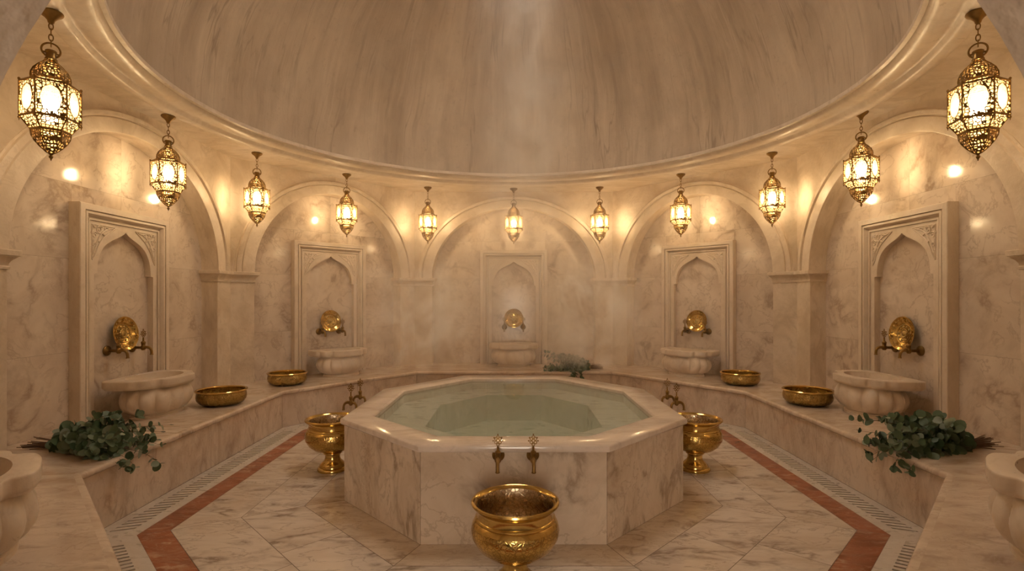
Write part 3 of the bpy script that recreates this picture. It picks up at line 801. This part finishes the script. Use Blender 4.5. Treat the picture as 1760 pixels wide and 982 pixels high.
# ------------------------------------------------------------------ brass bowls and urns
def make_bowl():
    root = thing('brass_bowl', 'x', 'bowl')
    b = MB()
    b.lathe([(0, .0), (.14, 0), (.17, .003), (.215, .022), (.24, .05), (.246, .08), (.242, .105), (.236, .122)], 56)
    b.build('engraved_body', BRASSE, root)
    i = MB()
    i.lathe([(0, .012), (.15, .012), (.20, .026), (.232, .055), (.237, .08), (.233, .105), (.229, .122)], 56); i.build('inside', BRASSE, root)
    r = MB(); r.lathe([(.229, .12), (.23, .135), (.238, .142), (.25, .143), (.255, .137), (.252, .13), (.24, .122)], 56)
    r.build('rim', BRASS, root)
    return root
bowl0 = make_bowl()
for i, (x, y, lab) in enumerate(((-3.17, 5.62, 'shallow engraved brass bowl on the left bench right of the basin'), (-3.03, 6.93, 'shallow engraved brass bowl on the back left bench corner'),
                                 (3.03, 6.93, 'shallow engraved brass bowl on the back right bench corner'), (3.19, 5.62, 'shallow engraved brass bowl on the right bench left of the basin'))):
    o = bowl0 if i == 0 else copy_tree(bowl0)
    o.scale = (1, 1, 1.14)
    o.location = (x, y, BZ); o.rotation_euler = (0, 0, i * 1.1)
    tag(o, lab, 'bowl', 'brass bowls on the bench')
def make_urn():
    root = thing('brass_urn', 'x', 'urn')
    f = MB()
    f.lathe([(0, 0), (.135, 0), (.138, .008), (.136, .02), (.128, .03), (.118, .034), (.116, .05), (.10, .068), (.075, .092), (.066, .12), (.07, .146), (.084, .157), (.084, .166), (.07, .174)], 56)
    f.build('foot', BRASS, root)
    b = MB()
    b.lathe([(.06, .168), (.10, .176), (.162, .198), (.21, .238), (.238, .287), (.245, .325), (.238, .36)], 64)
    b.build('engraved_body', BRASSE if False else brass('brass_urn_body', (.74, .50, .16), .14, .3, 45, tarnish=.35), root)
    s = MB()
    s.lathe([(.238, .36), (.228, .378), (.222, .384), (.224, .39), (.221, .396), (.214, .402), (.212, .43), (.218, .448), (.232, .462)], 64); s.build('neck', BRASS, root)
    r = MB(); r.lathe([(.23, .461), (.24, .465), (.246, .473), (.243, .482), (.233, .485), (.222, .48), (.212, .465)], 64); r.build('rim', BRASS, root)
    i = MB(); i.lathe([(.213, .467), (.205, .44), (.206, .40), (.228, .36), (.234, .32), (.226, .285), (.2, .25), (.155, .222), (.09, .204), (0, .198)], 64); i.build('inside', brass('brass_tinned', (.74, .60, .42), .24, .5, 40, tarnish=.3), root)
    return root
urn0 = make_urn()
for i, (x, y, lab) in enumerate(((.008, 2.88, 'large brass footed urn in front of the pool, nearest the camera'), (-1.70, 4.86, 'brass footed urn half hidden by the left side of the pool'),
                                 (1.70, 4.86, 'brass footed urn half hidden by the right side of the pool'))):
    o = urn0 if i == 0 else copy_tree(urn0)
    o.location = (x, y, 0); o.rotation_euler = (0, 0, i * .9)
    tag(o, lab, 'urn', 'brass urns around the pool')

# ------------------------------------------------------------------ eucalyptus bundles
def make_bundle(seed, M, label, edge=lambda p: False, hang=(), n=30):
    rnd = random.Random(seed)
    root = thing('eucalyptus_bundle', label, 'foliage bundle', M, 'eucalyptus bundles on the bench')
    st, lf = MB(), MB()
    def leafdisk(p, nrm_, up, r, asp):
        z = nrm_.normalized(); x = (up - z * up.dot(z)).normalized(); y = z.cross(x)
        cup = rnd.uniform(-.2, .3); ring = []
        k = 12
        for i in range(k):
            a = 2 * PI * i / k
            ca, sa = math.cos(a), math.sin(a)
            rr = r * (1 + .10 * max(0, ca) ** 6)
            ring.append(p + x * (rr * ca + r * .95) + y * (rr * asp * sa) + z * (cup * r * (sa * sa) ))
        mid = p + x * r * .95 - z * 0.0
        vs = [tuple(mid)] + [tuple(v) for v in ring]
        vs = [(v[0], v[1], v[2] if edge(v) else max(v[2], .003)) for v in vs]
        lf.add(vs, [(0, 1 + i, 1 + (i + 1) % k) for i in range(k)])
    tie = Vector((.20, 0, .035))
    for s in range(n + len(hang)):
        a = rnd.uniform(0, 2 * PI); q = math.sqrt(rnd.random())
        off = Vector((0, math.cos(a) * q * .03, math.sin(a) * q * .025))
        butt = Vector((rnd.uniform(-.04, .07), off.y * 2.4 + rnd.uniform(-.03, .03), max(.006, .035 + off.z * 2.0 + rnd.uniform(-.015, .02))))
        L = rnd.uniform(.42, .80)
        yaw = -off.y / .03 * -.42 + rnd.gauss(0, .06)
        el = max(-.05, .34 + off.z / .025 * .46)
        hg = hang[s - n] if s >= n else None
        if hg: yaw, L, el = hg[0], hg[1], .30
        pts = [butt, tie + off]
        d = Vector((math.cos(yaw), math.sin(yaw), el * .9))
        p = tie + off; m = 9
        for i in range(m):
            d = (d + Vector((0, 0, -(hg[2] if hg else 0) * (i / m) ** 1.5)) + Vector((0, 0, -.035 - .025 * rnd.random())) + Vector((0, rnd.gauss(0, .05), rnd.gauss(0, .04)))).normalized()
            p = p + d * (L / m)
            if p.z < .012 and not edge(p): p.z = .012; d.z = max(d.z, 0)
            pts.append(p.copy())
        st.tube(pts, [.0032, .0036] + [.0036 - .003 * i / m for i in range(m)], 5)
        for i in range(3, len(pts)):
            t = (pts[i] - pts[i - 1]).normalized()
            for rep in range(2):
                for side in (0, 1):
                    if rnd.random() < .24: continue
                    ph = rnd.uniform(0, 2 * PI) + side * PI
                    u_ = t.cross(Vector((0, 0, 1))).normalized(); w_ = t.cross(u_)
                    outd = (u_ * math.cos(ph) + w_ * math.sin(ph))
                    dirn = (outd + t * rnd.uniform(.1, .6)).normalized()
                    nn = (t + outd * rnd.uniform(-.7, .2) + Vector((rnd.gauss(0, .4), rnd.gauss(0, .4), rnd.gauss(.25, .4)))).normalized()
                    r = rnd.uniform(.027, .048) * (1.12 - .42 * (i / len(pts))) 
                    leafdisk(pts[i - 1].lerp(pts[i], rnd.random()), nn, dirn, r, rnd.uniform(.78, 1.0))
        t = (pts[-1] - pts[-2]).normalized()
        leafdisk(pts[-1], Vector((rnd.gauss(0, .5), rnd.gauss(0, .5), 1)), t, .017, .8)
    st.build('stems', STEM, root); 
    lo = lf.build('leaves', LEAF, root, merge=False, recalc=False, angle=80)
    tw = MB()
    for i in range(7): tw.torus(.036, .0042, (.19 + .006 * i, 0, .036), 'x', 20, 6, None, 1, .95)
    tw.build('twine_tie', TWINE, root)
    return root
# x runs from the cut ends to the tips
HL = ((-.12, .86, .34), (-.22, .84, .40), (-.02, .9, .2), (-.28, .80, .45), (.05, .86, .26))
make_bundle(3, Matrix.Translation((-3.70, 3.98, BZ)) @ Matrix.Rotation(-.10, 4, 'Z'), 'dark green eucalyptus bundle on the left bench, leaves over the edge', lambda v: v[0] > .86, HL)
make_bundle(11, Matrix.Translation((3.66, 3.97, BZ)) @ Matrix.Rotation(PI + .10, 4, 'Z'), 'dark green eucalyptus bundle on the right bench, stems pointing right', lambda v: v[0] > .84, tuple((-a, b - .04, c) for a, b, c in HL))
make_bundle(23, Matrix.Translation((1.42, 8.42, BZ)) @ Matrix.Rotation(PI + .12, 4, 'Z'), 'hazy eucalyptus bundle on the bench behind the pool', lambda v: v[1] > .30, ((.85, .55, .5), (.95, .55, .6), (.8, .6, .5)))

# ------------------------------------------------------------------ steam
STEAM_OFF = (0.0, 2.3, .4)
def steam():
    m, nt = nmat('steam_volume'); n = N(nt)
    geo = n('ShaderNodeNewGeometry'); sp = n('ShaderNodeSeparateXYZ', {0: geo.outputs['Position']})
    x, y, z = sp.outputs
    mp = n('ShaderNodeMapping', {0: geo.outputs['Position'], 'Scale': (1.0, .6, .7), 'Location': STEAM_OFF})
    ns = n('ShaderNodeTexNoise', {'Vector': mp, 'Scale': 2.3, 'Detail': 4.0, 'Roughness': .58, 'Distortion': 1.0})
    puff = n.map(ns.outputs[0], .47, .68)
    # low bank over the back of the pool
    def gauss(v, c, w):
        d = n.math('DIVIDE', n.math('SUBTRACT', v, c), w); d = n.math('MULTIPLY', d, d)
        return n.math('POWER', 2.718, n.math('MULTIPLY', d, -1.0))
    two = n.math('ADD', n.math('MULTIPLY', gauss(x, -1.3, .62), gauss(z, 1.25, .75)), n.math('MULTIPLY', gauss(x, 1.08, .5), gauss(z, 1.35, .75)))
    bank = n.math('MULTIPLY', two, gauss(y, 7.4, .9))
    low = n.math('MULTIPLY', n.math('MULTIPLY', gauss(x, 0, 1.6), gauss(y, 7.2, 1.2)), gauss(z, 1.7, 1.1))
    col = n.math('MULTIPLY', n.math('MULTIPLY', gauss(x, .12, .42), gauss(y, 5.9, .9)), n.map(z, 1.2, 2.4))
    d = n.math('ADD', n.math('ADD', n.math('MULTIPLY', low, n.math('ADD', n.math('MULTIPLY', puff, .10), .13)), n.math('MULTIPLY', bank, n.math('ADD', n.math('MULTIPLY', n.math('POWER', puff, 1.3), 4.2), .02))), n.math('MULTIPLY', col, n.math('ADD', n.math('MULTIPLY', puff, .5), .15)))
    d = n.math('ADD', d, .004)
    v = n('ShaderNodeVolumeScatter', {'Color': (.98, .97, .95, 1), 'Density': d, 'Anisotropy': 0.0})
    n.out(None, v)
    b = MB()
    prof = [(0, .66), (2.0, .68), (2.6, 1.0), (2.7, 2.2), (2.3, 3.2), (1.4, 4.2), (1.1, 5.6), (0, 5.7)]
    b.lathe(prof, 24, Matrix.Translation((0, 6.3, 0)), sy=.86)
    o = b.build('steam', m)
    tag(o, 'pale steam drifting over the back of the pool and up into the dome', 'steam', kind='stuff')
    return m
STEAMM = steam()

# ------------------------------------------------------------------ light from the open oculus and entrance
wd = bpy.data.worlds.new('daylight'); SC.world = wd; wd.use_nodes = True
bg = wd.node_tree.nodes['Background']; bg.inputs[0].default_value = (1.0, .83, .65, 1); bg.inputs[1].default_value = 7.0

cam = bpy.data.cameras.new('camera'); co = bpy.data.objects.new('camera', cam); COL.objects.link(co)
co.location = (0, 0, H); co.rotation_euler = (PI / 2, 0, 0)
cam.sensor_width = 36; cam.lens = 890 / 1760 * 36; cam.shift_x = -3 / 1760; cam.shift_y = 23 / 1760; cam.clip_start = .02
SC.camera = co
vs = SC.view_settings; vs.view_transform = 'Standard'; vs.look = 'None'; vs.gamma = 1; vs.use_curve_mapping = False; vs.exposure = 0.8
cy = SC.cycles
cy.use_denoising = True
cy.max_bounces = 8; cy.diffuse_bounces = 5; cy.glossy_bounces = 4; cy.transparent_max_bounces = 16; cy.volume_bounces = 2; cy.volume_step_rate = 1.6
cy.caustics_reflective = False; cy.caustics_refractive = False
cy.sample_clamp_indirect = 6
